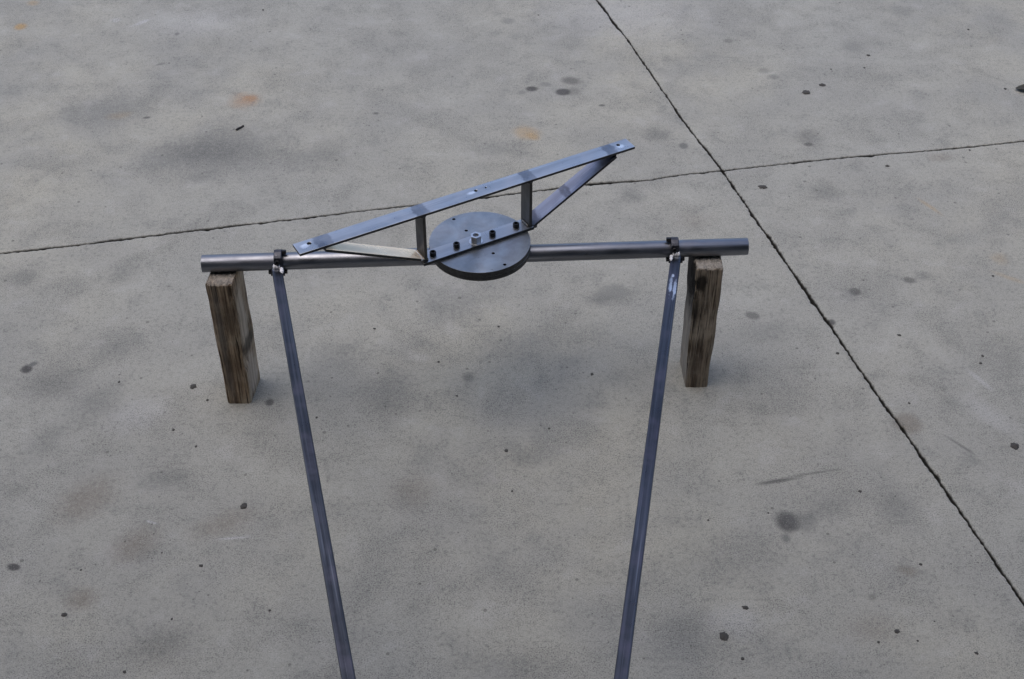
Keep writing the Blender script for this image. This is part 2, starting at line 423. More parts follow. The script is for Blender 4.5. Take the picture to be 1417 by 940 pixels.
# ------------------------------------------------------------------ steel
def steel(name, base, rough, streak=(3, 60, 60), var=0.5, bands=(), bandcol=(0.03, 0.04, 0.075), bare=(), barecol=(0.62, 0.63, 0.66), metallic=1.0, hue=(0.06, 0.06, 0.085), axis=0, sheen=None, bmp=1.0, scuff=0.25):
    """mill-scaled steel; bands = (centre, half width) of heat-blued rings along the part's own axis; bare = ground spots (x, y, z, r)"""
    m = NT(name); v = m.coord('Object')
    mp = m.n('ShaderNodeMapping'); mp.inputs['Scale'].default_value = streak; m.l(v, mp.inputs[0])
    st = m.noise(mp.outputs[0], 1.0, 5, 0.6, 0.3)
    cl = m.noise(v, 26, 5, 0.6, 0.4)
    fi = m.noise(v, 240, 4, 0.65)
    dark = tuple(x * (1 - var) for x in base)
    c = m.mix(m.ramp(st, 0.3, 0.7), dark, base)
    c = m.mix(m.ramp(cl, 0.42, 0.75, 0, 0.6), c, hue)
    c = m.mix(m.ramp(fi, 0.58, 0.8, 0, 0.35), c, tuple(x * 0.45 for x in base))
    rr = m.ramp(cl, 0.25, 0.75, rough - 0.07, rough + 0.1)
    sp = m.n('ShaderNodeMapping'); sp.inputs['Scale'].default_value = tuple(5 if q < 30 else 420 for q in streak); sp.inputs['Rotation'].default_value = (0, 0, R(2)); m.l(v, sp.inputs[0])
    c = m.mix(m.ramp(m.noise(sp.outputs[0], 1.0, 2, 0.5), 0.62, 0.72, 0, scuff), c, tuple(min(1, x * 2.2 + 0.05) for x in base))      # drawn-out scratches
    c = m.mix(m.ramp(m.noise(v, 70, 4, 0.7), 0.66, 0.74, 0, 0.55), c, (0.06, 0.042, 0.032))                                         # specks of rust
    sx = m.n('ShaderNodeSeparateXYZ'); m.l(v, sx.inputs[0])
    wob = m.math('MULTIPLY', m.math('SUBTRACT', m.noise(v, 75, 5, 0.7), 0.5), 0.022)
    along = m.math('ADD', sx.outputs[axis], wob)
    for b0, hw in bands:
        d = m.math('ABSOLUTE', m.math('SUBTRACT', along, b0))
        f = m.math('MULTIPLY', m.ramp(d, hw * 0.72, hw * 1.15, 0.95, 0.0), m.ramp(cl, 0.3, 0.6, 1.0, 0.62))
        core = m.ramp(d, 0.0, hw * 0.35, 0.35, 0.0)
        c = m.mix(f, c, bandcol)
        c = m.mix(m.math('MULTIPLY', core, m.ramp(fi, 0.4, 0.6)), c, (0.22, 0.27, 0.34))
    for (x, y, z, r, k) in bare:
        sm = m.n('ShaderNodeMapping'); sm.inputs['Scale'].default_value = (1 / k, 1, 1); m.l(v, sm.inputs[0])
        s = m.n('ShaderNodeVectorMath', operation='DISTANCE'); m.l(sm.outputs[0], s.inputs[0]); s.inputs[1].default_value = (x / k, y, z)
        d = m.math('ADD', s.outputs['Value'], m.math('MULTIPLY', wob, 0.35))
        c = m.mix(m.math('MULTIPLY', m.ramp(d, r * 0.4, r * 1.3, 0.95, 0), m.ramp(st, 0.3, 0.55, 0.35, 1.0)), c, barecol)
    if sheen:  # reflected brightness laid into the base colour, in streaks
        gm = m.n('ShaderNodeMapping'); gm.inputs['Scale'].default_value = (14, 420, 420); gm.inputs['Rotation'].default_value = (0, 0, R(35)); m.l(v, gm.inputs[0])
        gn = m.noise(gm.outputs[0], 1, 4, 0.6)
        c = m.mix(m.ramp(gn, 0.3, 0.7, 0.55, 1.0), c, sheen)
        d = m.math('ABSOLUTE', along)
    m.color(c); m.b.inputs['Metallic'].default_value = metallic
    m.l(rr, m.b.inputs['Roughness'])
    n1 = m.bump(st, 0.12 * bmp, 0.0006)
    m.l(m.bump(fi, 0.16 * bmp, 0.0003, n1), m.b.inputs['Normal'])
    return m.mat

M_EDGE = None
def cut_edges(me):
    """edge faces of the flats get a darker material than the broad faces"""
    me.materials.append(M_EDGE)
    for p in me.polygons:
        if abs(p.normal.z) < 0.5: p.material_index = 1

def simple(name, base, rough, metallic=0.0, nz=200, var=0.4):
    m = NT(name); v = m.coord('Object')
    c = m.mix(m.ramp(m.noise(v, nz, 5, 0.6), 0.3, 0.7), tuple(x * (1 - var) for x in base), base)
    m.color(c); m.b.inputs['Roughness'].default_value = rough; m.b.inputs['Metallic'].default_value = metallic
    m.l(m.bump(m.noise(v, nz * 2, 4), 0.2, 0.0004), m.b.inputs['Normal'])
    return m.mat

M_EDGE = simple('cut_edge_steel', (0.07, 0.07, 0.07), 0.55, 0.6, 150, 0.5)
PIPE_Z, PIPE_R = 0.3035, 0.0157
PL, PR_ = Vector((-0.5494, 1.9267, PIPE_Z)), Vector((0.4239, 1.9773, PIPE_Z))
PANG = math.atan2(PR_.y - PL.y, PR_.x - PL.x)
PLEN = (PR_ - PL).length
DISC = Vector((-0.0569, 1.9468, 0.0))
TA = R(29.3)
TU, TW = Vector((math.cos(TA), math.sin(TA), 0)), Vector((math.sin(TA), -math.cos(TA), 0))
def T(s, t, z): return DISC + TU * s + TW * t + Vector((0, 0, z))

M_PIPE = steel('pipe_steel', (0.25, 0.26, 0.29), 0.38, (5, 70, 70), 0.35, hue=(0.18, 0.185, 0.215), bmp=0.15, scuff=0.35)
M_DISC = steel('disc_steel', (0.36, 0.385, 0.41), 0.38, (20, 20, 20), 0.35, hue=(0.22, 0.225, 0.255), scuff=0.3)
M_BAR = steel('bolster_steel', (0.50, 0.515, 0.535), 0.31, (5, 60, 60), 0.25, hue=(0.40, 0.42, 0.47),
              bands=((-0.289, 0.0155), (-0.112, 0.0125), (0.096, 0.0125), (0.266, 0.0115)), bandcol=(0.17, 0.18, 0.205),
              bare=((-0.013, 0.001, 0.005, 0.0042, 1.9), (-0.321, 0.001, 0.005, 0.006, 1.3), (0.289, -0.002, 0.005, 0.006, 1.2)), barecol=(0.95, 0.95, 0.95))
M_FLAT = steel('flat_bar_steel', (0.44, 0.45, 0.47), 0.31, (5, 60, 60), 0.25, hue=(0.36, 0.37, 0.40))
M_UP = steel('upright_steel', (0.10, 0.10, 0.098), 0.45, (60, 60, 6), 0.3, hue=(0.07, 0.07, 0.07))
M_BRACE_B = steel('brace_steel', (0.25, 0.265, 0.32), 0.33, (5, 60, 60), 0.3, bands=((0.005, 0.018), (0.085, 0.008), (0.19, 0.03)), bandcol=(0.09, 0.09, 0.11), hue=(0.18, 0.19, 0.25))
M_BRACE_A = steel('cream_sheen_brace', (0.95, 0.76, 0.56), 0.28, (5, 60, 60), 0.1, bands=((0.003, 0.018), (0.20, 0.010)), bandcol=(0.16, 0.13, 0.10), hue=(0.70, 0.58, 0.44), metallic=0.25, sheen=(1.0, 0.86, 0.66))  # cream base paints in the bright horizon mirrored by this brace
M_DRAW = steel('drawbar_steel', (0.094, 0.098, 0.110), 0.33, (3, 150, 150), 0.6, hue=(0.09, 0.085, 0.11), bare=((0.006, 0, 0.009, 0.0075, 1),), barecol=(0.62, 0.63, 0.67))
M_BLACK = simple('black_oxide', (0.018, 0.018, 0.020), 0.42, 0.4)
M_ZINC = simple('zinc_plating', (0.66, 0.68, 0.71), 0.30, 1.0, 90, 0.2)
M_WELD = simple('weld_bead', (0.16, 0.155, 0.15), 0.45, 1.0, 260, 0.6)
M_CLAMP = steel('clamp_steel', (0.075, 0.078, 0.092), 0.45, (40, 40, 40), 0.4)
M_BARE = simple('bare_weld', (0.72, 0.72, 0.75), 0.7, 0.0, 320, 0.4)

root = tag(empty('steering_axle', (DISC.x, DISC.y, 0)),
           'bare steel steering axle with round turntable, bolster truss and two drawbars, resting on timber blocks', 'axle')

# axle pipe
prof = [(PIPE_R, 0), (PIPE_R, PLEN), (PIPE_R - 0.0032, PLEN), (PIPE_R - 0.0032, 0)]
me = lathe('axle_pipe', prof, 56, closed=True)
me.transform(Matrix.Rotation(R(90), 4, 'Y'))
pipe = link('axle_pipe', me, M_PIPE, root, PL, (0, 0, PANG), bevel=0.0006, smooth=True)
for p in me.polygons: p.use_smooth = abs(p.normal.x) < 0.5

# turntable: two discs, king bolt and strap
DZ0 = PIPE_Z + PIPE_R
link('turntable_plate', plate('turntable_plate', circ(0, 0, 0.0888, 96), [], 0, 0.0092), M_DISC, root, (DISC.x + 0.001, DISC.y, DZ0 - 0.0006), bevel=0.0007)
hs = [(-0.0094, -0.0815), (-0.006, -0.040), (0.004, 0.042), (0.006, 0.080)]
hw = [(TU * s + TW * t) for s, t in hs]
top_disc = link('turntable_plate', plate('turntable_plate', circ(0, 0, 0.0897, 96), [circ(h.x, h.y, 0.0030, 14) for h in hw], 0.0, 0.0094), M_DISC, root, (DISC.x, DISC.y, DZ0 + 0.0092), bevel=0.0007)
ZT = DZ0 + 0.0186                                   # top of the upper disc
# weld fillets between pipe and lower disc
def bead(name, a, b, r, parent, mat=M_WELD, seed=0, n=None):
    L = (b - a).length; n = n or max(4, int(L / 0.0035)); k = 7
    ax = (b - a).normalized(); s1 = ax.orthogonal().normalized(); s2 = ax.cross(s1)
    vs, fs = [], []
    for i in range(n + 1):
        c = a.lerp(b, i / n)
        e = 0.35 if i in (0, n) else 1.0
        rr = r * e * (0.85 + 0.35 * abs(math.sin(i * 1.57)) + 0.25 * noise.noise(Vector((i * 0.7, seed, 1))))
        for j in range(k):
            q = c + (s1 * math.cos(j * 2 * math.pi / k) + s2 * math.sin(j * 2 * math.pi / k)) * rr - a
            vs.append(q)
    for i in range(n):
        for j in range(k): fs.append((i * k + j, i * k + (j + 1) % k, (i + 1) * k + (j + 1) % k, (i + 1) * k + j))
    fs.append(tuple(range(k))); fs.append(tuple(n * k + j for j in range(k)))
    return link(name, mesh(name, vs, fs), mat, parent, a, smooth=True)
pdir = (PR_ - PL).normalized()
for sx in (-1, 1):
    c = Vector((DISC.x, DISC.y - 0.004, DZ0 - 0.002)) + pdir * sx * 0.082
    for sy in (-1, 1):
        bead('weld_bead', c + Vector((-0.006, sy * 0.0135, -0.003)), c + Vector((0.006, sy * 0.0135, -0.003)), 0.0045, root, seed=sx + 3 * sy)

BW = 0.0155                                         # half width of the flat bar stock
ST = 0.006
S0, S1 = -0.118, 0.102
link('mounting_strap', plate('mounting_strap', [(S0, -BW), (S1, -BW), (S1, BW), (S0, BW)], [], 0, ST), M_FLAT, root, T(0, 0.001, ZT), (0, 0, TA), bevel=0.0007)
# the strap's local +y points away from the camera: t = -y
ZB = 0.4440                                         # top of the bolster bar
BT = 0.005
hole = lambda x, y, r: circ(x, y, r, 16)
link('bolster_bar', plate('bolster_bar', [(-0.3365, -BW), (0.3115, -BW), (0.3115, BW), (-0.3365, BW)],
     [hole(-0.312, 0.004, 0.0038), hole(0.288, 0.004, 0.0034), hole(-0.003, 0.003, 0.0030), hole(0.0165, 0.0028, 0.0018)], 0, BT), M_BAR, root, T(0, -0.0025, ZB - BT), (0, 0, TA), bevel=0.0006)

def bar_between(name, a, b, thick, mat, parent, half=BW, cut=0.0):
    """flat bar whose width runs across the bolster, from a to b given as (s, z) of its centre line"""
    ds, dz = b[0] - a[0], b[1] - a[1]
    L = math.hypot(ds, dz)
    me = plate(name, [(0, -half), (L, -half), (L, half), (0, half)], [], -thick / 2, thick / 2)
    rot = (Matrix.Rotation(TA, 4, 'Z') @ Matrix.Rotation(-math.atan2(dz, ds), 4, 'Y')).to_euler()
    return link(name, me, mat, parent, T(a[0], -0.001, a[1]), rot, bevel=0.0006)
ZS = ZT + ST
UPZ = ZB - BT
for s in (-0.1125, 0.0955):
    me = plate('upright', [(-0.0028, -BW), (0.0028, -BW), (0.0028, BW), (-0.0028, BW)], [], 0, UPZ - ZS)
    link('upright', me, M_UP, root, T(s, -0.001, ZS), (0, 0, TA), bevel=0.0005)
    for sg in (-1, 1):
        a = T(s + 0.0035 * sg, 0.013, ZS + 0.001); b = T(s + 0.0035 * sg, -0.013, ZS + 0.001)
        bead('weld_bead', a, b, 0.0026, root, seed=s * 50 + sg)
        a = T(s + 0.0035 * sg, 0.013, UPZ - 0.001); b = T(s + 0.0035 * sg, -0.015, UPZ - 0.001)
        bead('weld_bead', a, b, 0.0024, root, seed=s * 70 + sg)
tag(bar_between('brace', (-0.110, ZS + 0.002), (-0.292, UPZ - 0.0035), 0.005, M_BRACE_A, root), 'brace with a bright horizon reflection painted in as cream')
bar_between('brace', (0.101, ZS - 0.001), (0.272, UPZ - 0.0035), 0.005, M_BRACE_B, root)
bead('weld_bead', T(-0.292, 0.012, UPZ - 0.002), T(-0.292, -0.014, UPZ - 0.002), 0.003, root, seed=5)
bead('weld_bead', T(0.272, 0.012, UPZ - 0.002), T(0.272, -0.014, UPZ - 0.002), 0.003, root, seed=6)
# bright cut end of the left brace against its upright
me = plate('brace_end', [(-0.0022, -BW), (0.0022, -BW), (0.0022, BW + 0.001), (-0.0022, BW + 0.001)], [], 0, 0.0035)
link('weld_bead', me, M_BARE, root, T(-0.1195, 0.0, ZS + 0.0062), (0, R(-20), TA), bevel=0.001)
link('weld_bead', lathe('weld_lump', [(0.0002, 0.0), (0.005, 0.001), (0.0045, 0.005), (0.002, 0.007), (0.0002, 0.0072)], 12), M_WELD, root, T(0.1055, 0.011, ZS - 0.005), smooth=True)

# socket cap screws
def socket_screw():
    n = 28
    prof = [(0.0058, 0.0), (0.0058, 0.0070), (0.0052, 0.0079), (0.0036, 0.0079), (0.0031, 0.0042), (0.0004, 0.0042)]
    return lathe('cap_screw', prof, n)
SCREW = socket_screw()
for s, t in ((-0.0935, 0.002), (-0.0465, 0.0005), (0.0245, 0.0018), (0.0735, 0.000)):
    link('cap_screw', SCREW, M_BLACK, root, T(s, t, ZS - 0.0004))
for p in SCREW.polygons: p.use_smooth = False
# hex king nut with the bolt end inside it
hexo = circ(0, 0, 0.0100, 6, R(8))
nut_me = plate('king_nut', hexo, [circ(0, 0, 0.0052, 18)], 0, 0.0135)
nut = link('king_nut', nut_me, M_ZINC, root, T(-0.010, 0.0045, ZS + 0.0012), (0, 0, TA), bevel=0.0013)
link('king_bolt', lathe('king_bolt', [(0.0051, -0.045), (0.0051, 0.0085), (0.0042, 0.0095), (0.0004, 0.0095)], 20), M_ZINC, root, T(-0.010, 0.0045, ZS + 0.0012))
link('washer', plate('washer', circ(0, 0, 0.0122, 28), [], 0, 0.0014), M_ZINC, root, T(-0.010, 0.0045, ZS - 0.0001), bevel=0.0003)

# drawbars: 19 mm square tube, level, converging under the camera
def square_tube(L, w=0.0092, r=0.0022, wall=0.0018):
    def loop(h, rr):
        out = []
        for cx, cy, a0 in ((h - rr, h - rr, 0), (-h + rr, h - rr, 90), (-h + rr, -h + rr, 180), (h - rr, -h + rr, 270)):
            for k in range(4):
                a = R(a0 + k * 30); out.append((cx + rr * math.cos(a), cy + rr * math.sin(a)))
        return out
    me = plate('drawbar', loop(w, r), [loop(w - wall, r * 0.6)], 0, L)
    me.transform(Matrix.Rotation(R(90), 4, 'Y'))       # tube runs along +x
    return me
DBZ = 0.2950
HITCH = Vector((-0.006, 0.20, DBZ))
def drawbar(a, b_dir_pt, bare):
    d = (b_dir_pt - a).normalized()
    L = (HITCH.y - a.y) / d.y - 0.012
    mat = M_DRAW
    o = link('drawbar', square_tube(L), mat, root, a, (0, 0, math.atan2(d.y, d.x)))
    return o, d
def bar_line(far_px, near_px, y_start):
    p, q = G(*far_px, DBZ + 0.0092), G(*near_px, DBZ + 0.0092)
    a = q + (p - q) * ((y_start - q.y) / (p.y - q.y))
    return Vector((a.x, a.y, DBZ)), Vector((q.x, q.y, DBZ))
A1, B1 = bar_line((387.9, 400), (482.6, 940), 1.9160)
A2, B2 = bar_line((930.9, 390), (859.0, 940), 1.9530)
M_DRAW2 = None
d1, v1 = drawbar(A1, B1, None)
d2, v2 = drawbar(A2, B2, None)
m2 = steel('drawbar_steel_scuffed', (0.102, 0.108, 0.126), 0.32, (3, 130, 130), 0.55, hue=(0.09, 0.085, 0.12),
           bare=((0.092, -0.003, 0.009, 0.0026, 9), (0.100, 0.005, 0.009, 0.0028, 9), (0.118, 0.004, 0.009, 0.0020, 6), (0.062, -0.001, 0.009, 0.0024, 2), (0.006, 0, 0.009, 0.0075, 1)), barecol=(0.62, 0.64, 0.68))
d2.data.materials[0] = m2

# coupler plate that joins the drawbars (behind the lower edge of the photograph)
link('coupler_plate', plate('coupler_plate', [(-0.035, -0.03), (0.035, -0.03), (0.045, 0.05), (-0.045, 0.05)], [circ(0, -0.01, 0.009, 20)], 0, 0.006), M_FLAT, root, (HITCH.x, HITCH.y, DBZ + 0.0094), bevel=0.0008)

# pipe clamps that carry the drawbars: rounded tab over the pipe, bolt below, upper stub
def clamp(cx, inner, bar_a, bar_d):
    y = PL.y + (cx - PL.x) * math.tan(PANG)
    c = Vector((cx, y, PIPE_Z))
    # saddle wrapped over the front and top of the pipe (profile in y/z, swept along x)
    prof_o, prof_i = [], []
    for k in range(13):
        a = R(62 + k * 14.5)
        ro = PIPE_R + 0.0062 + (0.0045 if 2 <= k <= 5 else 0.0)
        prof_o.append((math.cos(a) * ro, math.sin(a) * ro)); prof_i.append((math.cos(a) * (PIPE_R - 0.0004), math.sin(a) * (PIPE_R - 0.0004)))
    n = len(prof_o); vs, fs = [], []
    w = 0.0072
    for x in (-w, w):
        vs += [(x, p[0], p[1]) for p in prof_o] + [(x, p[0], p[1]) for p in prof_i]
    m = 2 * n
    for i in range(n - 1):
        fs += [(i, i + 1, n + i + 1, n + i), (m + i, m + n + i, m + n + i + 1, m + i + 1), (i, m + i, m + i + 1, i + 1), (n + i, n + i + 1, m + n + i + 1, m + n + i)]
    fs += [(0, n, m + n, m), (n - 1, m + n - 1, m + 2 * n - 1, 2 * n - 1)]
    cl = link('pipe_clamp', mesh('pipe_clamp', vs, fs), M_CLAMP, root, c, (0, 0, PANG), bevel=0.0018, seg=3)
    # dark socket of the clamp screw on the face turned to the sky and camera
    a = R(150)
    dirv = Vector((0, math.cos(a), math.sin(a)))
    sc_me = lathe('clamp_screw', [(0.0042, 0), (0.0042, 0.0035), (0.0036, 0.0040), (0.0026, 0.0040), (0.0022, 0.0006), (0.0003, 0.0006)], 20)
    link('clamp_screw', sc_me, M_BLACK, cl, c + dirv * (PIPE_R + 0.0053), dirv.to_track_quat('Z', 'Y').to_euler())
    # stub of the upper bolt on the inner side
    st = lathe('bolt', [(0.0046, 0), (0.0046, 0.006), (0.0038, 0.0068), (0.0003, 0.0068)], 6)
    dv = Vector((inner, 0, 0))
    link('bolt', st, M_BLACK, cl, c + Vector((inner * 0.0075, -0.002, PIPE_R + 0.006)), dv.to_track_quat('Z', 'Y').to_euler())
    # pivot bolt under the pipe: passes through the drawbar, head and nut stand out on both sides
    pb = lathe('pivot_bolt', [(0.0003, -0.0165), (0.0044, -0.0165), (0.0044, -0.0120), (0.0032, -0.0120), (0.0032, 0.0120), (0.0044, 0.0120), (0.0044, 0.0165), (0.0003, 0.0165)], 6)
    link('bolt', pb, M_BLACK, cl, bar_a + Vector((0, 0.008, -0.0075)), (0, R(90), PANG))
    # cheeks between clamp and drawbar
    for sx in (-1, 1):
        me = plate('cheek', circ(0, 0, 0.007, 20)[:11] + [(-0.007, -0.006), (0.007, -0.006)], [], -0.0016, 0.0016)
        me.transform(Matrix.Rotation(R(90), 4, 'X') @ Matrix.Identity(4))
        me.transform(Matrix.Rotation(R(90), 4, 'Z'))
        link('cheek', me, M_CLAMP, cl, bar_a + Vector((sx * 0.0108, 0.007, -0.005)), (R(0), 0, PANG), bevel=0.0006)
    # bright weld on the end of the drawbar
    p0 = bar_a + bar_d * 0.004 + Vector((0, 0, 0.0094))
    side = Vector((-bar_d.y, bar_d.x, 0))
    bead('weld_bead', p0 + side * 0.007 + Vector((0, 0.002, 0.002)), p0 - side * 0.007 + Vector((0, 0.002, 0.002)), 0.0052, cl, M_BARE, cx, 6)
    e = side * (0.008 if side.x * inner > 0 else -0.008)
    bead('weld_bead', p0 + e, p0 + e + bar_d * 0.016 - Vector((0, 0, 0.001)), 0.0030, cl, M_BARE, cx + 2, 5)
clamp(-0.4135, +1, A1, v1)
clamp(0.2900, -1, A2, v2)

# ------------------------------------------------------------------ timber blocks
def wood(name, base, dark, light, seed, patches=()):
    m = NT(name); v = m.coord('Object', loc=(seed, seed * 0.7, 0))
    raw = m.coord('Object')
    mp = m.n('ShaderNodeMapping'); mp.inputs['Scale'].default_value = (150, 150, 5); m.l(v, mp.inputs[0])
    g1 = m.noise(mp.outputs[0], 1.0, 6, 0.62, 0.8)
    mp2 = m.n('ShaderNodeMapping'); mp2.inputs['Scale'].default_value = (420, 420, 18); m.l(v, mp2.inputs[0])
    g2 = m.noise(mp2.outputs[0], 1.0, 4, 0.6, 0.3)
    bl = m.noise(v, 18, 5, 0.6)
    c = m.mix(m.ramp(g1, 0.38, 0.62), dark, base)
    c = m.mix(m.ramp(g2, 0.3, 0.48, 0.75, 0), c, light)
    c = m.mix(m.ramp(bl, 0.45, 0.75, 0, 0.75), c, light)
    c = m.mix(m.ramp(g2, 0.54, 0.68, 0, 0.7), c, tuple(x * 0.4 for x in dark))
    mp3 = m.n('ShaderNodeMapping'); mp3.inputs['Scale'].default_value = (230, 230, 4); m.l(v, mp3.inputs[0])
    ck = m.noise(mp3.outputs[0], 1.0, 3, 0.55, 0.5)
    c = m.mix(m.ramp(ck, 0.60, 0.66, 0, 0.88), c, (0.012, 0.010, 0.008))
    wob = m.math('MULTIPLY', m.math('SUBTRACT', m.noise(v, 40, 5, 0.65), 0.5), 1.5)
    grp = bpy.data.node_groups['stain_mask']
    nm = m.n('ShaderNodeTexCoord').outputs['Normal']; nx = m.n('ShaderNodeSeparateXYZ'); m.l(nm, nx.inputs[0])
    for (face, p, q, hp, hq, colr, amt, soft) in patches:
        g = m.n('ShaderNodeGroup'); g.node_tree = grp
        m.l(raw, g.inputs[0])
        if face in ('x', '-x'): g.inputs[1].default_value = (0, p, q); g.inputs[2].default_value = (0, 1 / hp, 1 / hq)
        elif face == 'z': g.inputs[1].default_value = (p, q, 0); g.inputs[2].default_value = (1 / hp, 1 / hq, 0)
        else: g.inputs[1].default_value = (p, 0, q); g.inputs[2].default_value = (1 / hp, 0, 1 / hq)
        m.l(wob, g.inputs[4]); g.inputs[5].default_value = soft; g.inputs[6].default_value = amt
        k = {'x': (0, 1), '-x': (0, -1), 'y': (1, 1), '-y': (1, -1), 'z': (2, 1)}[face]
        fac = m.ramp(m.math('MULTIPLY', nx.outputs[k[0]], float(k[1])), 0.35, 0.65)
        tone = m.mix(m.ramp(g1, 0.3, 0.7, 0.55, 0.0), colr, tuple(x * 0.35 for x in colr))
        c = m.mix(m.math('MULTIPLY', g.outputs[0], fac), c, tone)
    m.color(c); m.b.inputs['Roughness'].default_value = 0.88
    m.b.inputs['Specular IOR Level'].default_value = 0.2
    m.l(m.bump(g2, 0.8, 0.0016, m.bump(g1, 0.9, 0.003)), m.b.inputs['Normal'])
    return m.mat

def timber(base, top, zh, mat, label, seed, chips=()):
    """weathered timber offcut standing on end; base / top: four corners (front left, front right, back right, back left) in the plan"""
    cen = sum((Vector((*p, 0)) for p in base), Vector()) / 4
    nu, nv, nz = 22, 30, 74
    vs, fs, idx = [], [], {}
    def P(i, j, k):
        a, b, c = i / nu, j / nv, k / nz
        def bil(q): return (Vector((*q[0], 0)) * (1 - a) + Vector((*q[1], 0)) * a) * (1 - b) + (Vector((*q[3], 0)) * (1 - a) + Vector((*q[2], 0)) * a) * b
        p = bil(base).lerp(bil(top), c); zz = zh[0] * (1 - b) + zh[1] * b
        p.z = c * zz
        # rounded, splintered arrises and grain grooves that run up the block
        n = Vector(((i == nu) - (i == 0), (j == nv) - (j == 0), 0.0))
        g = noise.noise(Vector((p.x * 190 + seed, p.y * 190, p.z * 5))) + 0.6 * noise.noise(Vector((p.x * 420, p.y * 420 + seed, p.z * 11)))
        q = noise.noise(Vector((p.x * 24, p.y * 24 + seed, p.z * 14))) + 0.5 * noise.noise(Vector((p.x * 60, p.y * 60 + seed, p.z * 34)))
        off = g * 0.0015 - max(0, g - 0.3) * 0.0045 + q * 0.0015
        if n.length > 1.2: off -= 0.0014 + 0.0022 * abs(noise.noise(Vector((p.z * 42, seed, n.x * 3 + n.y)))) + 0.006 * max(0, noise.noise(Vector((p.z * 17, seed * 2, n.x * 5 + n.y * 2))) - 0.15)
        elif n.length == 0: off = 0
        p += n * off if n.length else Vector()
        if k == nz:
            rg = noise.noise(Vector((i * 0.62 + 0.12 * j + seed, j * 0.10, 4)))
            p.z += rg * 0.0022 - 0.0012 - (0.0035 if n.length else 0) - (0.002 if j < 3 else 0) * abs(noise.noise(Vector((i * 0.5, seed, 9)))) * 2
        for (ci, cj, ck, r, dep) in chips:
            d = Vector((a - ci, (b - cj), (c - ck) * 3)).length
            if d < r and n.length: p -= n.normalized() * dep * (1 - (d / r) ** 2)
        return p - cen
    def V(i, j, k):
        key = (i, j, k)
        if key not in idx: idx[key] = len(vs); vs.append(P(i, j, k))
        return idx[key]
    for i in range(nu):
        for k in range(nz):
            for j in (0, nv): fs.append((V(i, j, k), V(i + 1, j, k), V(i + 1, j, k + 1), V(i, j, k + 1)))
    for j in range(nv):
        for k in range(nz):
            for i in (0, nu): fs.append((V(i, j, k), V(i, j + 1, k), V(i, j + 1, k + 1), V(i, j, k + 1)))
    for i in range(nu):
        for j in range(nv):
            for k in (0, nz): fs.append((V(i, j, k), V(i + 1, j, k), V(i + 1, j + 1, k), V(i, j + 1, k)))
    o = link('timber_block', mesh('timber_block', vs, fs), mat, None, cen)
    for p in o.data.polygons: p.use_smooth = False
    return tag(o, label, 'timber block', 'timber blocks under the axle')

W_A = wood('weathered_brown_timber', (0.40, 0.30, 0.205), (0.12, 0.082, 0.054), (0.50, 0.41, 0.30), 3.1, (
    ('x', -0.008, 0.185, 0.022, 0.075, (0.58, 0.48, 0.37), 0.85, 0.35), ('x', 0.0, 0.05, 0.026, 0.045, (0.58, 0.48, 0.38), 0.85, 0.35), ('x', 0.0, 0.122, 0.035, 0.018, (0.07, 0.058, 0.046), 0.8, 0.5),  # pale sawn wood, raised further to paint in light on this side
    ('-y', -0.014, 0.14, 0.007, 0.16, (0.13, 0.125, 0.12), 0.7, 0.8), ('-y', 0.004, 0.205, 0.012, 0.045, (0.038, 0.026, 0.018), 0.7, 0.8), ('-y', 0.0, 0.09, 0.014, 0.05, (0.10, 0.065, 0.042), 0.6, 0.9),
    ('z', 0.0, -0.01, 0.03, 0.04, (0.28, 0.265, 0.24), 0.8, 0.6)))
W_B = wood('weathered_grey_timber', (0.30, 0.245, 0.185), (0.09, 0.070, 0.052), (0.40, 0.345, 0.275), 9.4, (
    ('-x', 0.0, 0.230, 0.06, 0.090, (0.010, 0.009, 0.009), 0.97, 0.25), ('-x', 0.0, 0.08, 0.06, 0.10, (0.27, 0.25, 0.22), 0.8, 0.5), ('-y', -0.012, 0.255, 0.010, 0.018, (0.018, 0.015, 0.013), 0.9, 0.4),
    ('-y', -0.016, 0.19, 0.007, 0.03, (0.02, 0.018, 0.016), 0.7, 0.6), ('-y', 0.0, 0.06, 0.016, 0.05, (0.10, 0.07, 0.055), 0.4, 0.9), ('z', 0.0, -0.01, 0.03, 0.04, (0.30, 0.285, 0.26), 0.85, 0.6)))
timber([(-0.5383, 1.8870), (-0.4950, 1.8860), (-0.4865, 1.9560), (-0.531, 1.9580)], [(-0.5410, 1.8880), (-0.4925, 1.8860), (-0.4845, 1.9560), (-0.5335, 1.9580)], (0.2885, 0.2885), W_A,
       'brown weathered timber block with a sawn side painted paler as if lit, under one end of the axle', 2.2, ((1.0, 0.2, 0.35, 0.25, 0.004), (0.95, 0.0, 0.93, 0.16, 0.003)))
timber([(0.3325, 1.9310), (0.3765, 1.9320), (0.3745, 2.0080), (0.3290, 2.0070)], [(0.3285, 1.9310), (0.3785, 1.9320), (0.3765, 2.0080), (0.3250, 2.0070)], (0.2885, 0.2885), W_B,
       'grey weathered timber block with a black charred patch on its side, under the axle', 7.9, ((0.0, 0.0, 0.86, 0.14, 0.006), (0.0, 0.3, 0.8, 0.35, 0.003)))

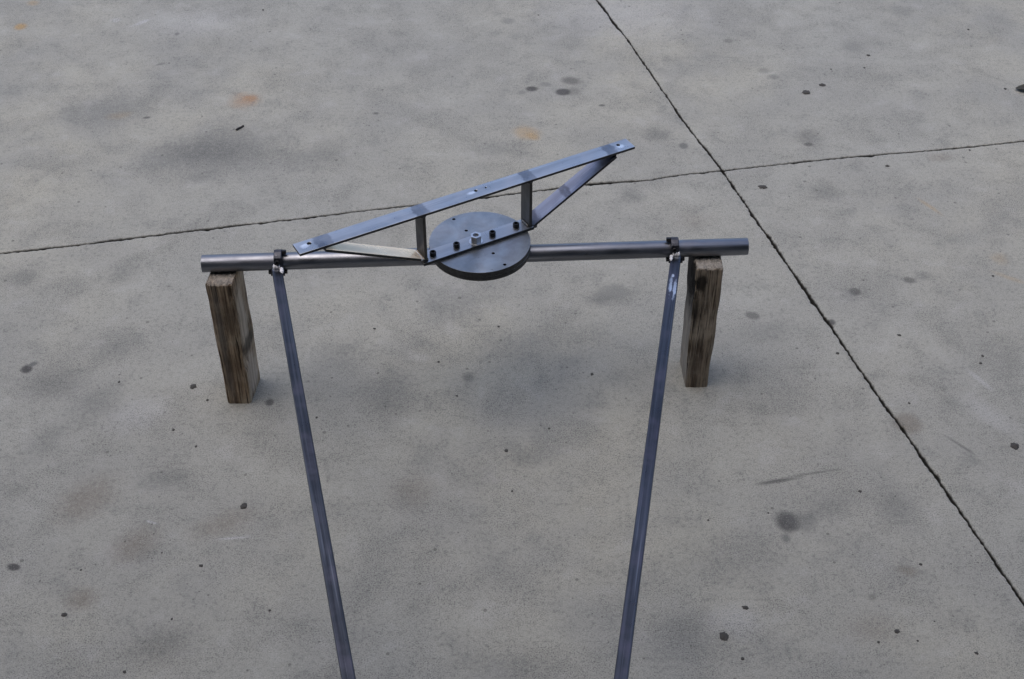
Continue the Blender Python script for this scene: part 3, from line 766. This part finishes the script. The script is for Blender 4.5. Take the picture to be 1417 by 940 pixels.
# ------------------------------------------------------------------ litter on the slab
random.seed(5)
M_CRUMB = simple('dark_dirt', (0.058, 0.055, 0.050), 0.9, 0, 300, 0.5)
M_TWIG = simple('dark_bark', (0.022, 0.019, 0.017), 0.8, 0, 300, 0.5)
M_LEAF = simple('dead_leaf', (0.035, 0.037, 0.030), 0.7, 0, 120, 0.5)
def lump(seed):
    bm = bmesh.new(); bmesh.ops.create_icosphere(bm, subdivisions=3, radius=1.0)
    for v in bm.verts:
        n = v.co.normalized()
        v.co = n * (1 + 0.55 * noise.noise(n * 1.5 + Vector((seed, 0, 0))) + 0.4 * noise.noise(n * 4 + Vector((0, seed, 0))))
        v.co.z = max(v.co.z, -0.25) + 0.25
    me = bpy.data.meshes.new('dirt_crumb'); bm.to_mesh(me); bm.free(); me.materials.append(M_CRUMB)
    for p in me.polygons: p.use_smooth = True
    return me
LUMPS = [lump(i * 3.7) for i in range(5)]
CRUMBS = [(1116.5, 128.5, 6, 2.6), (1138, 118, 4.5, 2), (1055, 259, 5.5, 2.6), (1391, 123, 2.5, 1.5), (267, 535, 4.5, 3.6), (338, 701, 5, 4), (1002, 881, 6, 6.5), (1031, 841, 4, 3), (1404, 617, 6, 4.5),
          (1241, 874, 4, 3), (1028, 912, 3.2, 2.6), (89, 851, 4, 3), (172, 930, 2.8, 2.8), (1274, 781, 3, 2.2), (819, 518, 2.6, 2.4), (701, 624, 3.4, 2.4), (607, 501, 2.2, 1.8), (632, 548, 2, 1.6),
          (1159, 489, 3, 2), (1374, 382, 2.2, 1.5), (1360, 493, 2.4, 2), (1357, 503, 2.6, 1.8), (1244, 464, 3, 1.8), (1258, 558, 2.2, 1.8), (980, 720, 2, 1.6), (1216, 889, 2.6, 2), (1270, 887, 2, 1.8), (1351, 904, 3, 2.6),
          (240, 595, 2.6, 2), (271, 618, 2, 2), (165, 529, 2, 1.8), (287, 554, 2.2, 2), (364, 14, 1.8, 1.2), (1340, 41, 2, 1.3), (1196, 94, 1.8, 1.2), (1202, 77, 3.4, 1.4), (1150, 96, 1.6, 1.1),
          (518, 455, 2.4, 1.6), (690, 452, 2.2, 1.6), (438, 578, 2, 2), (709, 680, 2, 1.8), (760, 593, 2, 1.6), (278, 783, 3.4, 2.4), (224, 765, 1.8, 1.6), (373, 845, 2.4, 2), (238, 857, 2, 2), (112, 789, 2, 1.6), (1293, 860, 1.6, 1.4), (1190, 680, 3.2, 2), (1063, 710, 1.8, 1.6),
          (1342, 208, 1.8, 1.2), (1228, 230, 3.4, 1.8), (745, 21, 1.5, 1.0), (900, 128, 1.2, .8)]
CRUMB_LABEL = {0: 'larger of two flat black dirt crumbs close together on the slab beyond the joint crossing',
               1: 'smaller of two black dirt crumbs close together on the slab beyond the joint crossing',
               2: 'flat dark dirt crumb lying just past the crossing of the slab joints',
               4: 'dark dirt crumb on the concrete on the outer side of the brown timber block',
               5: 'round dark dirt crumb alone on the concrete beside the unscuffed drawbar',
               6: 'largest black dirt crumb, on the concrete outside the scuffed drawbar',
               7: 'dark dirt crumb just behind the largest black crumb outside the scuffed drawbar',
               8: 'large dark dirt crumb on the slab on the far side of the long joint'}
for i, (u, v, a, b) in enumerate(CRUMBS):
    p = G(u, v); q = (G(u + a, v) - p).length; r_ = (G(u, v - b) - p).length
    o = link('dirt_crumb', LUMPS[i % 5], None, None, (p.x, p.y, -0.0002))
    k = 0.9 if a > 3.9 else 0.75
    o.scale = (q * k, r_ * k, min(q, r_) * 0.28)
    tag(o, CRUMB_LABEL.get(i, 'tiny dark crumb of dirt lying on the concrete'), 'dirt crumb', 'dirt crumbs scattered on the concrete')
# twig
a, b = G(327, 181), G(337, 175)
n, k = 7, 7; vs, fs = [], []
for i in range(n):
    c = a.lerp(b, i / (n - 1)) - a; c.z = 0.0021 + 0.0006 * math.sin(i)
    ax = (b - a).normalized(); s = Vector((-ax.y, ax.x, 0))
    for j in range(k):
        t = 2 * math.pi * j / k; vs.append(c + s * math.cos(t) * 0.0028 + Vector((0, 0, math.sin(t) * 0.0021)))
for i in range(n - 1):
    for j in range(k): fs.append((i * k + j, i * k + (j + 1) % k, (i + 1) * k + (j + 1) % k, (i + 1) * k + j))
fs += [tuple(range(k)), tuple((n - 1) * k + j for j in range(k))]
tag(link('twig', mesh('twig', vs, fs), M_TWIG, None, a), 'short black straight twig lying beside a rust stain', 'twig')
# curled dead leaf at the right-hand edge of the slab
p = G(1419, 126); vs, fs = [], []
n, k = 14, 9
for i in range(n + 1):
    s = i / n; w = 0.013 * math.sin(math.pi * min(1, s * 1.02 + 0.02)) ** 0.7 + 0.0004
    for j in range(k + 1):
        t = j / k * 2 - 1
        vs.append(((s - 0.5) * 0.050, t * w, 0.002 + 0.010 * t * t * math.sin(math.pi * s) + 0.008 * (s - 0.4) ** 2 * 4 * 0.4 + 0.0015 * noise.noise(Vector((s * 6, t * 3, 1)))))
for i in range(n):
    for j in range(k): fs.append((i * (k + 1) + j, (i + 1) * (k + 1) + j, (i + 1) * (k + 1) + j + 1, i * (k + 1) + j + 1))
leaf = link('dead_leaf', mesh('dead_leaf', vs, fs), M_LEAF, None, (p.x, p.y, 0), (0, 0, R(-12)), smooth=True)
sm = leaf.modifiers.new('thickness', 'SOLIDIFY'); sm.thickness = 0.0008; sm.offset = 1
tag(leaf, 'black curled dead leaf lying alone on the far concrete slab', 'leaf')

# ------------------------------------------------------------------ unseen blocker added behind the camera to shade the near ground
M_OCCL_WALL = simple('occluder_wall', (0.10, 0.105, 0.11), 0.6, 0, 6, 0.2)
M_OCCL_ROOF = simple('occluder_roof', (0.09, 0.09, 0.09), 0.7, 0, 6, 0.2)
occluder_root = tag(empty('occluder', (0, -1.3, 0)), 'unseen dark workshop with deep eave behind the photographer', 'light blocker')
vs, fs = [], []
n = 160
for i in range(n + 1):
    x = -8 + 16 * i / n; y = -1.3 + (0.02 if i % 4 in (1, 2) else 0.0)
    vs += [(x, y + 1.3, 0), (x, y + 1.3, 3.0)]
for i in range(n): fs.append((2 * i, 2 * i + 2, 2 * i + 3, 2 * i + 1))
w = link('wall', mesh('wall', vs, fs), M_OCCL_WALL, occluder_root, (0, -1.3, 0)); s_ = w.modifiers.new('t', 'SOLIDIFY'); s_.thickness = 0.06; s_.offset = -1 if False else 1  # upright sheet of the added blocker, out of view
link('occluder_eave', plate('occluder_eave', [(-8, -6), (8, -6), (8, 2.15), (-8, 2.15)], [], 0, 0.12), M_OCCL_ROOF, occluder_root, (0, -1.3, 2.7))
